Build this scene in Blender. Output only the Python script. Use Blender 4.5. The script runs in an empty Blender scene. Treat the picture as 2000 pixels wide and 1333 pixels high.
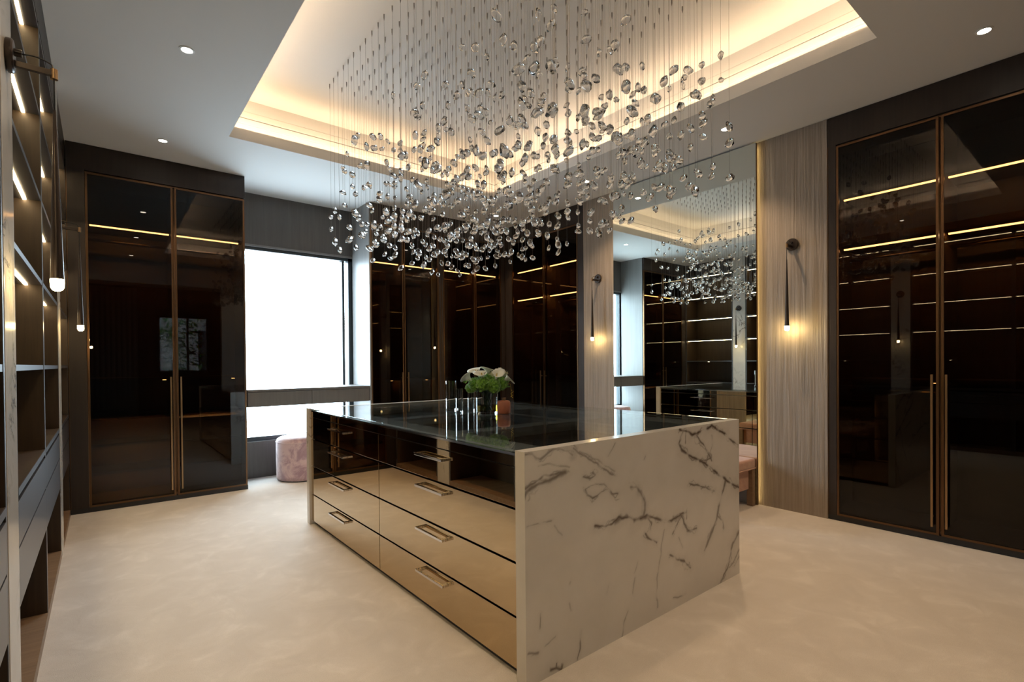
import bpy, bmesh, math, random
import numpy as np
from mathutils import Matrix, Vector, noise as mnoise

random.seed(7)
S = bpy.context.scene
COL = S.collection
PI = math.pi

# ------------------------------------------------------------------ camera
cam_d = bpy.data.cameras.new('camera')
cam = bpy.data.objects.new('camera', cam_d)
COL.objects.link(cam)
cam_d.sensor_width = 36.0
cam_d.lens = 988.8 / 2000.0 * 36.0
cam_d.shift_y = (717.23 - 666.5) / 2000.0
cam_d.clip_start = 0.01
Rm = Matrix(((0.77662265, -0.62991125, -0.00831054), (-0.01173455, -0.00127535, -0.99993033), (0.62985677, 0.77666607, -0.00838219)))
B = Matrix.Diagonal((1, -1, -1)) @ Rm          # world -> blender camera axes
cam.matrix_world = Matrix.Translation((0, 0, 1.2)) @ B.transposed().to_4x4()
S.camera = cam

# ------------------------------------------------------------------ view + world
S.view_settings.view_transform = 'Standard'
S.view_settings.look = 'None'
S.view_settings.gamma = 1.0
S.view_settings.use_curve_mapping = False
S.view_settings.exposure = 0.0
S.cycles.transparent_max_bounces = 24
S.cycles.max_bounces = 7
S.cycles.transmission_bounces = 7
S.cycles.use_adaptive_sampling = True
S.cycles.adaptive_threshold = 0.05
S.cycles.caustics_refractive = False
S.cycles.sample_clamp_indirect = 6.0

W = bpy.data.worlds.new('World')
S.world = W
W.use_nodes = True
bg = W.node_tree.nodes['Background']
# overcast sky over a darker ground
SKY, GROUND = 29.0, 12.0
wt = W.node_tree
wc = wt.nodes.new('ShaderNodeTexCoord')
ws = wt.nodes.new('ShaderNodeSeparateXYZ')
wm = wt.nodes.new('ShaderNodeMapRange')
wm.inputs['From Min'].default_value = -0.06
wm.inputs['From Max'].default_value = 0.06
wm.inputs['To Min'].default_value = GROUND
wm.inputs['To Max'].default_value = SKY
wt.links.new(wc.outputs['Generated'], ws.inputs[0])
wt.links.new(ws.outputs['Z'], wm.inputs['Value'])
wt.links.new(wm.outputs[0], bg.inputs[1])
bg.inputs[0].default_value = (0.70, 0.87, 1.0, 1)

LED_CORE = 30.0        # shelf strips
COVE = 42.0            # cove strip
SPOT_W = 62.0          # each downlight
BULB = 170.0
WARM = (1.0, 0.68, 0.40)


def portal(name, loc, rot, sx, sy):
    l = bpy.data.lights.new(name, 'AREA')
    l.shape = 'RECTANGLE'
    l.size, l.size_y = sx, sy
    l.cycles.is_portal = True
    o = bpy.data.objects.new(name, l)
    COL.objects.link(o)
    o.location = loc
    o.rotation_euler = rot
    return o


portal('window_portal', (1.71, 6.04, 1.42), (-PI / 2, 0, 0), 1.3, 2.2)
portal('rear_window_portal', (1.54, -3.66, 1.70), (PI / 2, 0, 0), 1.1, 1.4)


# ------------------------------------------------------------------ materials
def mat(name):
    m = bpy.data.materials.new(name)
    m.use_nodes = True
    nt = m.node_tree
    nt.nodes.clear()
    out = nt.nodes.new('ShaderNodeOutputMaterial')
    return m, nt, out


def N(nt, t, **kw):
    n = nt.nodes.new(t)
    for k, v in kw.items():
        if k.startswith('_'):
            setattr(n, k[1:], v)
        else:
            n.inputs[k.replace('0', ' ')].default_value = v
    return n


def L(nt, a, b):
    nt.links.new(a, b)


def rgb(c):
    return (c[0], c[1], c[2], 1.0)


def principled(name, col, rough=0.5, metal=0.0, spec=0.5, coat=0.0, sheen=0.0):
    m, nt, out = mat(name)
    p = N(nt, 'ShaderNodeBsdfPrincipled')
    p.inputs['Base Color'].default_value = rgb(col)
    p.inputs['Roughness'].default_value = rough
    p.inputs['Metallic'].default_value = metal
    p.inputs['Specular IOR Level'].default_value = spec
    p.inputs['Coat Weight'].default_value = coat
    p.inputs['Sheen Weight'].default_value = sheen
    L(nt, p.outputs[0], out.inputs[0])
    m['p'] = p.name
    return m


def pnode(m):
    return m.node_tree.nodes[m['p']]


def coords(nt, scale, kind='Object'):
    tc = N(nt, 'ShaderNodeTexCoord')
    mp = N(nt, 'ShaderNodeMapping')
    mp.inputs['Scale'].default_value = scale
    L(nt, tc.outputs[kind], mp.inputs[0])
    return mp.outputs[0]


def ramp(nt, fac, stops):
    r = N(nt, 'ShaderNodeValToRGB')
    el = r.color_ramp.elements
    while len(el) < len(stops):
        el.new(0.5)
    for e, (p, c) in zip(el, stops):
        e.position = p
        e.color = rgb(c)
    L(nt, fac, r.inputs[0])
    return r.outputs[0]


def wood(name, c1, c2, rough=0.45, scale=(38, 38, 1.6), bump=0.15, detail=6.0, spec=0.4):
    m = principled(name, c1, rough, spec=spec)
    nt = m.node_tree
    p = pnode(m)
    v = coords(nt, scale)
    n = N(nt, 'ShaderNodeTexNoise', Scale=1.0, Detail=detail, Roughness=0.65, Distortion=0.4)
    L(nt, v, n.inputs['Vector'])
    L(nt, ramp(nt, n.outputs[0], [(0.3, c2), (0.7, c1)]), p.inputs['Base Color'])
    b = N(nt, 'ShaderNodeBump', Strength=bump, Distance=0.004)
    L(nt, n.outputs[0], b.inputs['Height'])
    L(nt, b.outputs[0], p.inputs['Normal'])
    return m


def tinted_glass(name, tint, ior=1.5, refl=(1, 1, 1), rough=0.0, boost=1.0):
    m, nt, out = mat(name)
    tr = N(nt, 'ShaderNodeBsdfTransparent')
    tr.inputs[0].default_value = rgb(tint)
    gl = N(nt, 'ShaderNodeBsdfGlossy')
    gl.inputs[0].default_value = rgb(refl)
    gl.inputs['Roughness'].default_value = rough
    fr = N(nt, 'ShaderNodeFresnel', IOR=ior)
    mix = N(nt, 'ShaderNodeMixShader')
    mul = N(nt, 'ShaderNodeMath', _operation='MULTIPLY')
    mul.use_clamp = True
    mul.inputs[1].default_value = boost
    geo = N(nt, 'ShaderNodeNewGeometry')      # same reflectance on the inner face of the pane
    mi = N(nt, 'ShaderNodeMapRange')
    mi.inputs['To Min'].default_value = ior
    mi.inputs['To Max'].default_value = 1.0 / ior
    L(nt, geo.outputs['Backfacing'], mi.inputs['Value'])
    L(nt, mi.outputs[0], fr.inputs['IOR'])
    L(nt, fr.outputs[0], mul.inputs[0])
    L(nt, mul.outputs[0], mix.inputs[0])
    L(nt, tr.outputs[0], mix.inputs[1])
    L(nt, gl.outputs[0], mix.inputs[2])
    L(nt, mix.outputs[0], out.inputs[0])
    return m


def glass(name, col=(1, 1, 1), ior=1.5, rough=0.0):
    m, nt, out = mat(name)
    g = N(nt, 'ShaderNodeBsdfGlass', IOR=ior, Roughness=rough)
    g.inputs[0].default_value = rgb(col)
    L(nt, g.outputs[0], out.inputs[0])
    return m


def emit(name, col, s):
    m, nt, out = mat(name)
    e = N(nt, 'ShaderNodeEmission', Strength=s)
    e.inputs[0].default_value = rgb(col)
    L(nt, e.outputs[0], out.inputs[0])
    return m


def marble(name, attr=False):
    m = principled(name, (0.62, 0.57, 0.5), 0.16, spec=0.5)
    nt = m.node_tree
    p = pnode(m)
    v = coords(nt, (1, 1, 1))
    w = N(nt, 'ShaderNodeTexNoise', Scale=2.2, Detail=8.0, Roughness=0.62, Distortion=0.9)
    L(nt, v, w.inputs['Vector'])
    s = N(nt, 'ShaderNodeMath', _operation='SUBTRACT')
    s.inputs[1].default_value = 0.5
    L(nt, w.outputs[0], s.inputs[0])
    a = N(nt, 'ShaderNodeMath', _operation='ABSOLUTE')
    L(nt, s.outputs[0], a.inputs[0])
    thin = ramp(nt, a.outputs[0], [(0.0, (1, 1, 1)), (0.022, (0, 0, 0))])
    mk = N(nt, 'ShaderNodeTexNoise', Scale=1.7, Detail=3.0)
    mp = N(nt, 'ShaderNodeMapping')
    mp.inputs['Location'].default_value = (5.3, 1.7, 9.1)
    L(nt, v, mp.inputs[0])
    L(nt, mp.outputs[0], mk.inputs['Vector'])
    mask = ramp(nt, mk.outputs[0], [(0.56, (0, 0, 0)), (0.68, (0.9, 0.9, 0.9))] if not attr else [(0.62, (0, 0, 0)), (0.8, (0.5, 0.5, 0.5))])
    mul = N(nt, 'ShaderNodeMix', _data_type='RGBA', _blend_type='MULTIPLY')
    mul.inputs[0].default_value = 1.0
    L(nt, thin, mul.inputs[6])
    L(nt, mask, mul.inputs[7])
    fac = mul.outputs[2]
    if attr:
        at = N(nt, 'ShaderNodeAttribute', _attribute_name='vein')
        mx = N(nt, 'ShaderNodeMix', _data_type='RGBA', _blend_type='LIGHTEN')
        mx.inputs[0].default_value = 1.0
        L(nt, fac, mx.inputs[6])
        L(nt, at.outputs[0], mx.inputs[7])
        fac = mx.outputs[2]
    cl = N(nt, 'ShaderNodeTexNoise', Scale=3.0, Detail=5.0, Roughness=0.6)
    L(nt, v, cl.inputs['Vector'])
    base = ramp(nt, cl.outputs[0], [(0.3, (0.56, 0.525, 0.475)), (0.7, (0.64, 0.605, 0.555))])
    cm = N(nt, 'ShaderNodeMix', _data_type='RGBA')
    L(nt, fac, cm.inputs[0])
    L(nt, base, cm.inputs[6])
    cm.inputs[7].default_value = (0.075, 0.05, 0.034, 1)
    L(nt, cm.outputs[2], p.inputs['Base Color'])
    return m


def carpet_mat():
    m = principled('carpet_pile', (0.6, 0.5, 0.4), 0.95, spec=0.1, sheen=0.25)
    nt = m.node_tree
    p = pnode(m)
    v = coords(nt, (1, 1, 1))
    n1 = N(nt, 'ShaderNodeTexNoise', Scale=5.5, Detail=5.0, Roughness=0.6, Distortion=0.6)
    L(nt, v, n1.inputs['Vector'])
    n2 = N(nt, 'ShaderNodeTexNoise', Scale=420.0, Detail=2.0)
    L(nt, v, n2.inputs['Vector'])
    c = ramp(nt, n1.outputs[0], [(0.40, (0.59, 0.54, 0.49)), (0.56, (0.625, 0.575, 0.525)), (0.68, (0.68, 0.63, 0.58))])
    d = ramp(nt, n2.outputs[0], [(0.3, (0.86, 0.86, 0.86)), (0.7, (1.08, 1.08, 1.08))])
    mul = N(nt, 'ShaderNodeMix', _data_type='RGBA', _blend_type='MULTIPLY')
    mul.inputs[0].default_value = 1.0
    L(nt, c, mul.inputs[6])
    L(nt, d, mul.inputs[7])
    L(nt, mul.outputs[2], p.inputs['Base Color'])
    add = N(nt, 'ShaderNodeMath', _operation='MULTIPLY_ADD')
    add.inputs[1].default_value = 0.25
    L(nt, n2.outputs[0], add.inputs[0])
    L(nt, n1.outputs[0], add.inputs[2])
    b = N(nt, 'ShaderNodeBump', Strength=0.35, Distance=0.02)
    L(nt, add.outputs[0], b.inputs['Height'])
    L(nt, b.outputs[0], p.inputs['Normal'])
    return m


def velvet(name, c1, c2, sc=7.0):
    m = principled(name, c1, 0.8, spec=0.2, sheen=0.6)
    nt = m.node_tree
    p = pnode(m)
    v = coords(nt, (1, 1, 1))
    n = N(nt, 'ShaderNodeTexNoise', Scale=sc, Detail=7.0, Roughness=0.7, Distortion=0.8)
    L(nt, v, n.inputs['Vector'])
    L(nt, ramp(nt, n.outputs[0], [(0.40, c2), (0.56, c1)]), p.inputs['Base Color'])
    return m


def sawn_wood():
    m = principled('sawn_oak_panel', (0.3, 0.24, 0.18), 0.42, spec=0.45)
    nt = m.node_tree
    p = pnode(m)
    v = coords(nt, (60, 60, 1.3))
    n = N(nt, 'ShaderNodeTexNoise', Scale=1.0, Detail=5.0, Roughness=0.6, Distortion=0.5)
    L(nt, v, n.inputs['Vector'])
    v2 = coords(nt, (14, 14, 0.5))
    n2 = N(nt, 'ShaderNodeTexNoise', Scale=1.0, Detail=3.0, Roughness=0.5, Distortion=1.2)
    L(nt, v2, n2.inputs['Vector'])
    L(nt, ramp(nt, n.outputs[0], [(0.3, (0.22, 0.18, 0.145)), (0.7, (0.37, 0.31, 0.255))]), p.inputs['Base Color'])
    ad = N(nt, 'ShaderNodeMath', _operation='MULTIPLY_ADD')
    ad.inputs[1].default_value = 1.4
    L(nt, n2.outputs[0], ad.inputs[0])
    L(nt, n.outputs[0], ad.inputs[2])
    b = N(nt, 'ShaderNodeBump', Strength=0.8, Distance=0.008)
    L(nt, ad.outputs[0], b.inputs['Height'])
    L(nt, b.outputs[0], p.inputs['Normal'])
    return m


M = dict(
    ceil=principled('ceiling_paint', (0.72, 0.72, 0.71), 0.8, spec=0.2),
    wall=principled('wall_paint', (0.62, 0.61, 0.6), 0.8, spec=0.2),
    darkwall=principled('dark_wall_paint', (0.10, 0.09, 0.085), 0.8, spec=0.2),
    carpet=carpet_mat(),
    walnut=wood('dark_walnut_veneer', (0.036, 0.025, 0.020), (0.022, 0.015, 0.012)),
    inner=wood('wardrobe_lining', (0.27, 0.17, 0.10), (0.19, 0.115, 0.066)),
    shelfwood=wood('shelf_lining', (0.060, 0.038, 0.022), (0.038, 0.023, 0.013)),
    plinthwood=wood('oak_plinth_wood', (0.26, 0.17, 0.105), (0.17, 0.105, 0.06), scale=(38, 1.6, 38)),
    lacquer=principled('blue_grey_lacquer', (0.060, 0.060, 0.066), 0.32),
    sawn=sawn_wood(),
    greywood=wood('grey_oak_veneer', (0.225, 0.22, 0.215), (0.19, 0.186, 0.182), rough=0.4),
    deskwood=wood('taupe_desk_veneer', (0.115, 0.107, 0.103), (0.088, 0.082, 0.079), scale=(38, 38, 1.6)),
    bronze=principled('bronze_metal', (0.15, 0.085, 0.045), 0.35, metal=1.0),
    brass=principled('brushed_brass', (0.34, 0.22, 0.12), 0.3, metal=1.0),
    darkbronze=principled('dark_bronze_metal', (0.055, 0.042, 0.036), 0.3, metal=0.7),
    chrome=principled('polished_nickel', (0.72, 0.70, 0.68), 0.1, metal=1.0),
    mirror=principled('silver_mirror', (0.80, 0.86, 0.83), 0.0, metal=1.0),
    bronzemirror=principled('bronze_mirror', (0.54, 0.41, 0.25), 0.015, metal=1.0),
    black=principled('black_matt', (0.012, 0.012, 0.013), 0.5),
    toe=principled('dark_toe_kick', (0.02, 0.02, 0.022), 0.5),
    frame=principled('window_frame_black', (0.02, 0.03, 0.038), 0.4),
    doorglass=tinted_glass('bronze_tinted_glass', (0.33, 0.26, 0.19), 1.55, boost=0.6),
    topglass=tinted_glass('smoked_top_glass', (0.80, 0.83, 0.83), 1.55),
    pane=tinted_glass('window_glass', (0.97, 0.98, 0.98), 1.45),
    crystal=glass('clear_crystal', (1, 1, 1), 1.5),
    vglass=glass('clear_vase_glass', (0.97, 0.985, 0.98), 1.45),
    water=glass('amber_water', (0.85, 0.72, 0.25), 1.33),
    marble=marble('veined_white_marble'),
    marblef=marble('veined_white_marble_slab', True),
    wire=principled('steel_wire', (0.30, 0.29, 0.28), 0.4, metal=0.8),
    hook=principled('nickel_hook', (0.22, 0.21, 0.2), 0.4, metal=0.6),
    led=emit('warm_led', (1.0, 0.76, 0.42), LED_CORE),
    cove=emit('cove_led', WARM, COVE),
    edge_led=emit('mirror_edge_led', (1.0, 0.72, 0.28), 9.0),
    lampface=emit('downlight_face', (1.0, 0.9, 0.74), 30.0),
    bulb=emit('sconce_bulb', (1.0, 0.72, 0.30), BULB),
    pink=velvet('pink_velvet', (0.56, 0.40, 0.40), (0.33, 0.21, 0.24)),
    rose=velvet('dusty_rose_velvet', (0.50, 0.28, 0.20), (0.42, 0.21, 0.15)),
    trim=principled('white_trim', (0.8, 0.8, 0.78), 0.4),
    terracotta=principled('terracotta_glaze', (0.34, 0.115, 0.065), 0.35),
    petal=principled('white_petal', (0.92, 0.92, 0.84), 0.5, sheen=0.1),
    cream=principled('cream_petal', (0.86, 0.80, 0.62), 0.5),
    green=velvet('hydrangea_green', (0.22, 0.46, 0.05), (0.05, 0.17, 0.015), 60.0),
    leaf=principled('leaf_green', (0.05, 0.15, 0.02), 0.45),
    yellow=principled('yellow_bud', (0.6, 0.42, 0.03), 0.5),
    tray=principled('grey_suede_tray', (0.30, 0.31, 0.31), 0.8),
    velvetblack=principled('black_tray_lining', (0.015, 0.015, 0.016), 0.9),
    curtain=principled('grey_curtain_cloth', (0.33, 0.32, 0.31), 0.9),
    render=principled('white_render', (0.75, 0.75, 0.76), 0.8),
)


# ------------------------------------------------------------------ builders
def link(name, me, m, parent=None):
    o = bpy.data.objects.new(name, me)
    COL.objects.link(o)
    if m is not None and len(me.materials) == 0:
        me.materials.append(m)
    if parent is not None:
        o.parent = parent
    return o


def empty(name, loc=(0, 0, 0), rz=0.0):
    o = bpy.data.objects.new(name, None)
    o.empty_display_size = 0.1
    COL.objects.link(o)
    o.location = loc
    o.rotation_euler = (0, 0, rz)
    return o


def tag(o, label=None, cat=None, group=None, kind=None):
    if label:
        o['label'] = label
    if cat:
        o['category'] = cat
    if group:
        o['group'] = group
    if kind:
        o['kind'] = kind
    return o


class MB:
    def __init__(s):
        s.v = []
        s.f = []

    def box(s, x0, x1, y0, y1, z0, z1):
        n = len(s.v)
        s.v += [(x0, y0, z0), (x1, y0, z0), (x1, y1, z0), (x0, y1, z0), (x0, y0, z1), (x1, y0, z1), (x1, y1, z1), (x0, y1, z1)]
        s.f += [tuple(n + i for i in q) for q in ((0, 3, 2, 1), (4, 5, 6, 7), (0, 1, 5, 4), (1, 2, 6, 5), (2, 3, 7, 6), (3, 0, 4, 7))]
        return s

    def tube(s, pts, rad, seg=8, cap=True):
        pts = [Vector(p) for p in pts]
        if not isinstance(rad, (list, tuple)):
            rad = [rad] * len(pts)
        rings = []
        prev = None
        for i, p in enumerate(pts):
            d = (pts[min(i + 1, len(pts) - 1)] - pts[max(i - 1, 0)]).normalized()
            a = Vector((1, 0, 0)) if abs(d.x) < 0.9 else Vector((0, 1, 0))
            if prev is not None:
                a = prev
            u = (a - d * a.dot(d)).normalized()
            prev = u
            w = d.cross(u)
            n = len(s.v)
            for k in range(seg):
                t = 2 * PI * k / seg
                s.v.append(tuple(p + (u * math.cos(t) + w * math.sin(t)) * rad[i]))
            rings.append(n)
        for a, b in zip(rings, rings[1:]):
            for k in range(seg):
                s.f.append((a + k, a + (k + 1) % seg, b + (k + 1) % seg, b + k))
        if cap:
            s.f.append(tuple(rings[0] + k for k in reversed(range(seg))))
            s.f.append(tuple(rings[-1] + k for k in range(seg)))
        return s

    def lathe(s, prof, cx=0, cy=0, seg=32):
        """prof: list of (r, z) from bottom axis to top axis (closed if it starts/ends at r=0)"""
        rings = []
        for r, z in prof:
            n = len(s.v)
            if r < 1e-6:
                s.v.append((cx, cy, z))
                rings.append((n, 1))
            else:
                for k in range(seg):
                    t = 2 * PI * k / seg
                    s.v.append((cx + r * math.cos(t), cy + r * math.sin(t), z))
                rings.append((n, seg))
        for (a, na), (b, nb) in zip(rings, rings[1:]):
            for k in range(seg):
                k2 = (k + 1) % seg
                if na == 1 and nb == 1:
                    continue
                if na == 1:
                    s.f.append((a, b + k2, b + k))
                elif nb == 1:
                    s.f.append((a + k, a + k2, b))
                else:
                    s.f.append((a + k, a + k2, b + k2, b + k))
        return s

    def mesh(s, name, smooth=False):
        me = bpy.data.meshes.new(name)
        me.from_pydata(s.v, [], s.f)
        me.update()
        if smooth:
            me.shade_smooth() if hasattr(me, 'shade_smooth') else [setattr(p, 'use_smooth', True) for p in me.polygons]
        return me

    def build(s, name, m, parent=None, smooth=False, bevel=0.0, seg=2):
        me = s.mesh(name, smooth)
        if bevel > 0:
            bm = bmesh.new()
            bm.from_mesh(me)
            bmesh.ops.bevel(bm, geom=list(bm.edges), offset=bevel, segments=seg, affect='EDGES', profile=0.6)
            bm.to_mesh(me)
            bm.free()
        return link(name, me, m, parent)


def box(name, x0, x1, y0, y1, z0, z1, m, parent=None, bevel=0.0, seg=2):
    return MB().box(min(x0, x1), max(x0, x1), min(y0, y1), max(y0, y1), z0, z1).build(name, m, parent, bevel=bevel, seg=seg)


def smooth_by_angle(o, ang=40):
    me = o.data
    for p in me.polygons:
        p.use_smooth = True
    try:
        me.set_sharp_from_angle(angle=math.radians(ang))
    except Exception:
        pass
    return o


def struct(o):
    o['kind'] = 'structure'
    return o


# ------------------------------------------------------------------ geometry constants (metres)
XL, XR, YB, ZC = -0.21, 4.25, 5.39, 3.01     # fronts of the left units, right wall, back wardrobes; ceiling
YW = 5.88                                     # inner face of the window wall
CX0, CX1, CY0, CY1 = 0.805, 3.405, 0.92, 4.525   # ceiling tray opening

# ------------------------------------------------------------------ setting
fl = struct(box('floor', -0.75, 5.0, -3.7, 6.15, -0.05, 0.0, M['carpet']))
tag(fl, 'cream wool carpet with brushed pile marks over the whole floor')
struct(tag(box('wall_left', -0.75, -0.62, -3.7, 6.15, 0, 3.4, M['wall']), 'wall behind the open shelving'))
struct(tag(box('wall_right', 4.90, 5.0, -3.7, 6.15, 0, 3.4, M['wall']), 'wall behind the mirror and the right wardrobes'))
# back wall with the window hole x 1.09..2.33, z 0.40..2.47
mb = MB()
mb.box(-0.62, 1.05, YW, YW + 0.16, 0, 3.1)
mb.box(2.37, 4.90, YW, YW + 0.16, 0, 3.1)
mb.box(1.05, 2.37, YW, YW + 0.16, 0, 0.385)
mb.box(1.05, 2.37, YW, YW + 0.16, 2.47, 3.1)
struct(tag(mb.build('wall_back', M['deskwood']), 'grey wood window wall above and below the glass'))
# front wall beside the entrance and the room behind the camera
mb = MB()
mb.box(1.75, 2.85, -0.10, 0.05, 0, ZC)
mb.box(-0.62, 1.75, -0.10, 0.05, 2.62, ZC)
struct(tag(mb.build('wall_front', M['wall']), 'pale wall beside the entrance opening'))
mb = MB()
mb.box(-0.62, 1.03, -3.7, -3.55, 0, ZC)
mb.box(2.05, 4.90, -3.7, -3.55, 0, ZC)
mb.box(1.03, 2.05, -3.7, -3.55, 0, 1.04)
mb.box(1.03, 2.05, -3.7, -3.55, 2.37, ZC)
struct(tag(mb.build('wall_rear', M['darkwall']), 'far wall of the room behind the entrance'))

# ceiling slab with tray opening, then the stepped tray as its parts
mb = MB()
mb.box(-0.75, CX0, -3.7, 6.15, ZC, 3.10)
mb.box(CX1, 5.0, -3.7, 6.15, ZC, 3.10)
mb.box(CX0, CX1, -3.7, CY0, ZC, 3.10)
mb.box(CX0, CX1, CY1, 6.15, ZC, 3.10)
ceil = struct(tag(mb.build('ceiling', M['ceil']), 'white painted ceiling with a stepped lit tray'))


def ring(mb, ox, ix, z0, z1):
    """square ring between offset ox (outer) and ix (inner, positive = inwards)"""
    X0, X1, Y0, Y1 = CX0 - ox, CX1 + ox, CY0 - ox, CY1 + ox
    x0, x1, y0, y1 = CX0 + ix, CX1 - ix, CY0 + ix, CY1 - ix
    mb.box(X0, x0, Y0, Y1, z0, z1)
    mb.box(x1, X1, Y0, Y1, z0, z1)
    mb.box(x0, x1, Y0, y0, z0, z1)
    mb.box(x0, x1, y1, Y1, z0, z1)


mb = MB()
ring(mb, 0.19, -0.145, 3.10, 3.20)          # recessed lower band of the tray wall
mb.build('tray_riser', M['ceil'], ceil)
mb = MB()
ring(mb, 0.19, -0.130, 3.20, 3.243)         # bands above it, separated by the slot and a groove
ring(mb, 0.19, -0.130, 3.250, 3.300)
ring(mb, 0.19, -0.1325, 3.300, 3.303)
ring(mb, 0.19, -0.130, 3.303, 3.40)
mb.build('tray_wall_band', M['ceil'], ceil)
mb = MB()
ring(mb, 0.19, -0.150, 3.243, 3.250)
mb.build('air_slot', M['black'], ceil)
MB().box(CX0 - 0.2, CX1 + 0.2, CY0 - 0.2, CY1 + 0.2, 3.40, 3.45).build('tray_panel', M['ceil'], ceil)
mb = MB()
ring(mb, 0.050, -0.030, 3.101, 3.107)       # warm led strip lying in the trough behind the lip
mb.build('led_strip', M['cove'], ceil)

# main window: frame, two panes, sill band behind the desk
w1 = struct(tag(MB().box(1.05, 1.09, YW + 0.04, YW + 0.12, 0.385, 2.47).box(2.29, 2.37, YW + 0.02, YW + 0.12, 0.385, 2.47)
            .box(1.05, 2.37, YW + 0.04, YW + 0.12, 0.385, 0.43).box(1.05, 2.37, YW + 0.02, YW + 0.12, 2.42, 2.47)
            .box(2.225, 2.255, YW + 0.05, YW + 0.12, 0.43, 2.42).build('window_1', M['frame']),
            'tall black framed window, blown out by daylight, behind the desk'))
box('pane', 1.09, 2.225, YW + 0.07, YW + 0.078, 0.43, 2.42, M['pane'], w1)
box('pane', 2.255, 2.29, YW + 0.07, YW + 0.078, 0.43, 2.42, M['pane'], w1)
box('window_trim', 1.05, 2.37, YW - 0.006, YW + 0.02, 2.455, 2.475, M['greywood'], w1)
# window reveal cladding (right-hand side is bright, left is the wardrobe flank)
struct(tag(box('trim_1', 2.332, 2.35, YB + 0.002, YW - 0.002, 0.0, ZC, M['greywood']), 'pale grey wood reveal lining right of the window'))
struct(tag(box('trim_2', 1.070, 1.088, YB + 0.03, YW - 0.002, 0.0, ZC, M['greywood']), 'grey wood reveal lining left of the window'))

# rear window, behind the viewer (seen in reflections)
w2 = struct(tag(MB().box(1.03, 1.07, -3.66, -3.58, 1.04, 2.37).box(2.01, 2.05, -3.66, -3.58, 1.04, 2.37)
            .box(1.03, 2.05, -3.66, -3.58, 1.04, 1.08).box(1.03, 2.05, -3.66, -3.58, 2.33, 2.37)
            .box(1.60, 1.64, -3.66, -3.58, 1.08, 2.33).build('window_2', M['frame']), 'window behind the viewer'))
box('pane', 1.07, 1.60, -3.625, -3.618, 1.08, 2.33, M['pane'], w2)
box('pane', 1.64, 2.01, -3.625, -3.618, 1.08, 2.33, M['pane'], w2)


# ------------------------------------------------------------------ downlights
def downlight(x, y, label):
    e = empty('downlight', (x, y, ZC))
    tag(e, label, 'downlight', 'recessed ceiling downlights')
    MB().lathe([(0.029, -0.004), (0.039, -0.003), (0.039, 0.0), (0.029, 0.0), (0.029, -0.004)], seg=28).build('trim_ring', M['trim'], e, smooth=False)
    MB().lathe([(0.0, -0.0022), (0.028, -0.0022), (0.028, -0.0005), (0.0, -0.0005)], seg=28).build('lamp_face', M['lampface'], e)
    l = bpy.data.lights.new('downlight_beam', 'SPOT')
    l.energy = SPOT_W * (0.72 if x < 1.0 else 1.0)
    l.color = (1.0, 0.70, 0.42)
    l.spot_size = math.radians(95)
    l.spot_blend = 0.7
    l.shadow_soft_size = 0.03
    o = bpy.data.objects.new('downlight_beam', l)
    COL.objects.link(o)
    o.location = (x, y, ZC - 0.012)
    return e


for x, y, t in [(0.402, 3.43, 'bright recessed downlight in the ceiling nearest the open shelves, large in view at upper left'),
                (0.405, 4.93, 'recessed downlight in the ceiling above the two-door wardrobe left of the window'),
                (3.80, 0.53, 'recessed downlight above the right-hand wardrobe at the far right of the ceiling'),
                (3.80, 2.02, 'recessed downlight in the ceiling just above the near end of the tall mirror'),
                (3.79, 3.47, 'recessed downlight above the far end of the tall mirror, seen among the hanging pebbles'),
                (2.108, 4.96, 'recessed downlight in front of the window, half hidden by hanging glass pebbles'),
                (3.79, 4.96, 'recessed downlight in the corner of the ceiling between the two back wardrobes'),
                (0.402, 1.93, 'recessed downlight above the near marble pillar with the sconce'),
                (2.10, 0.48, 'recessed downlight above the near marble end of the island, overhead out of view'),
                (0.402, 0.43, 'recessed downlight above the entrance, seen only in reflection')]:
    downlight(x, y, t)


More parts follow.
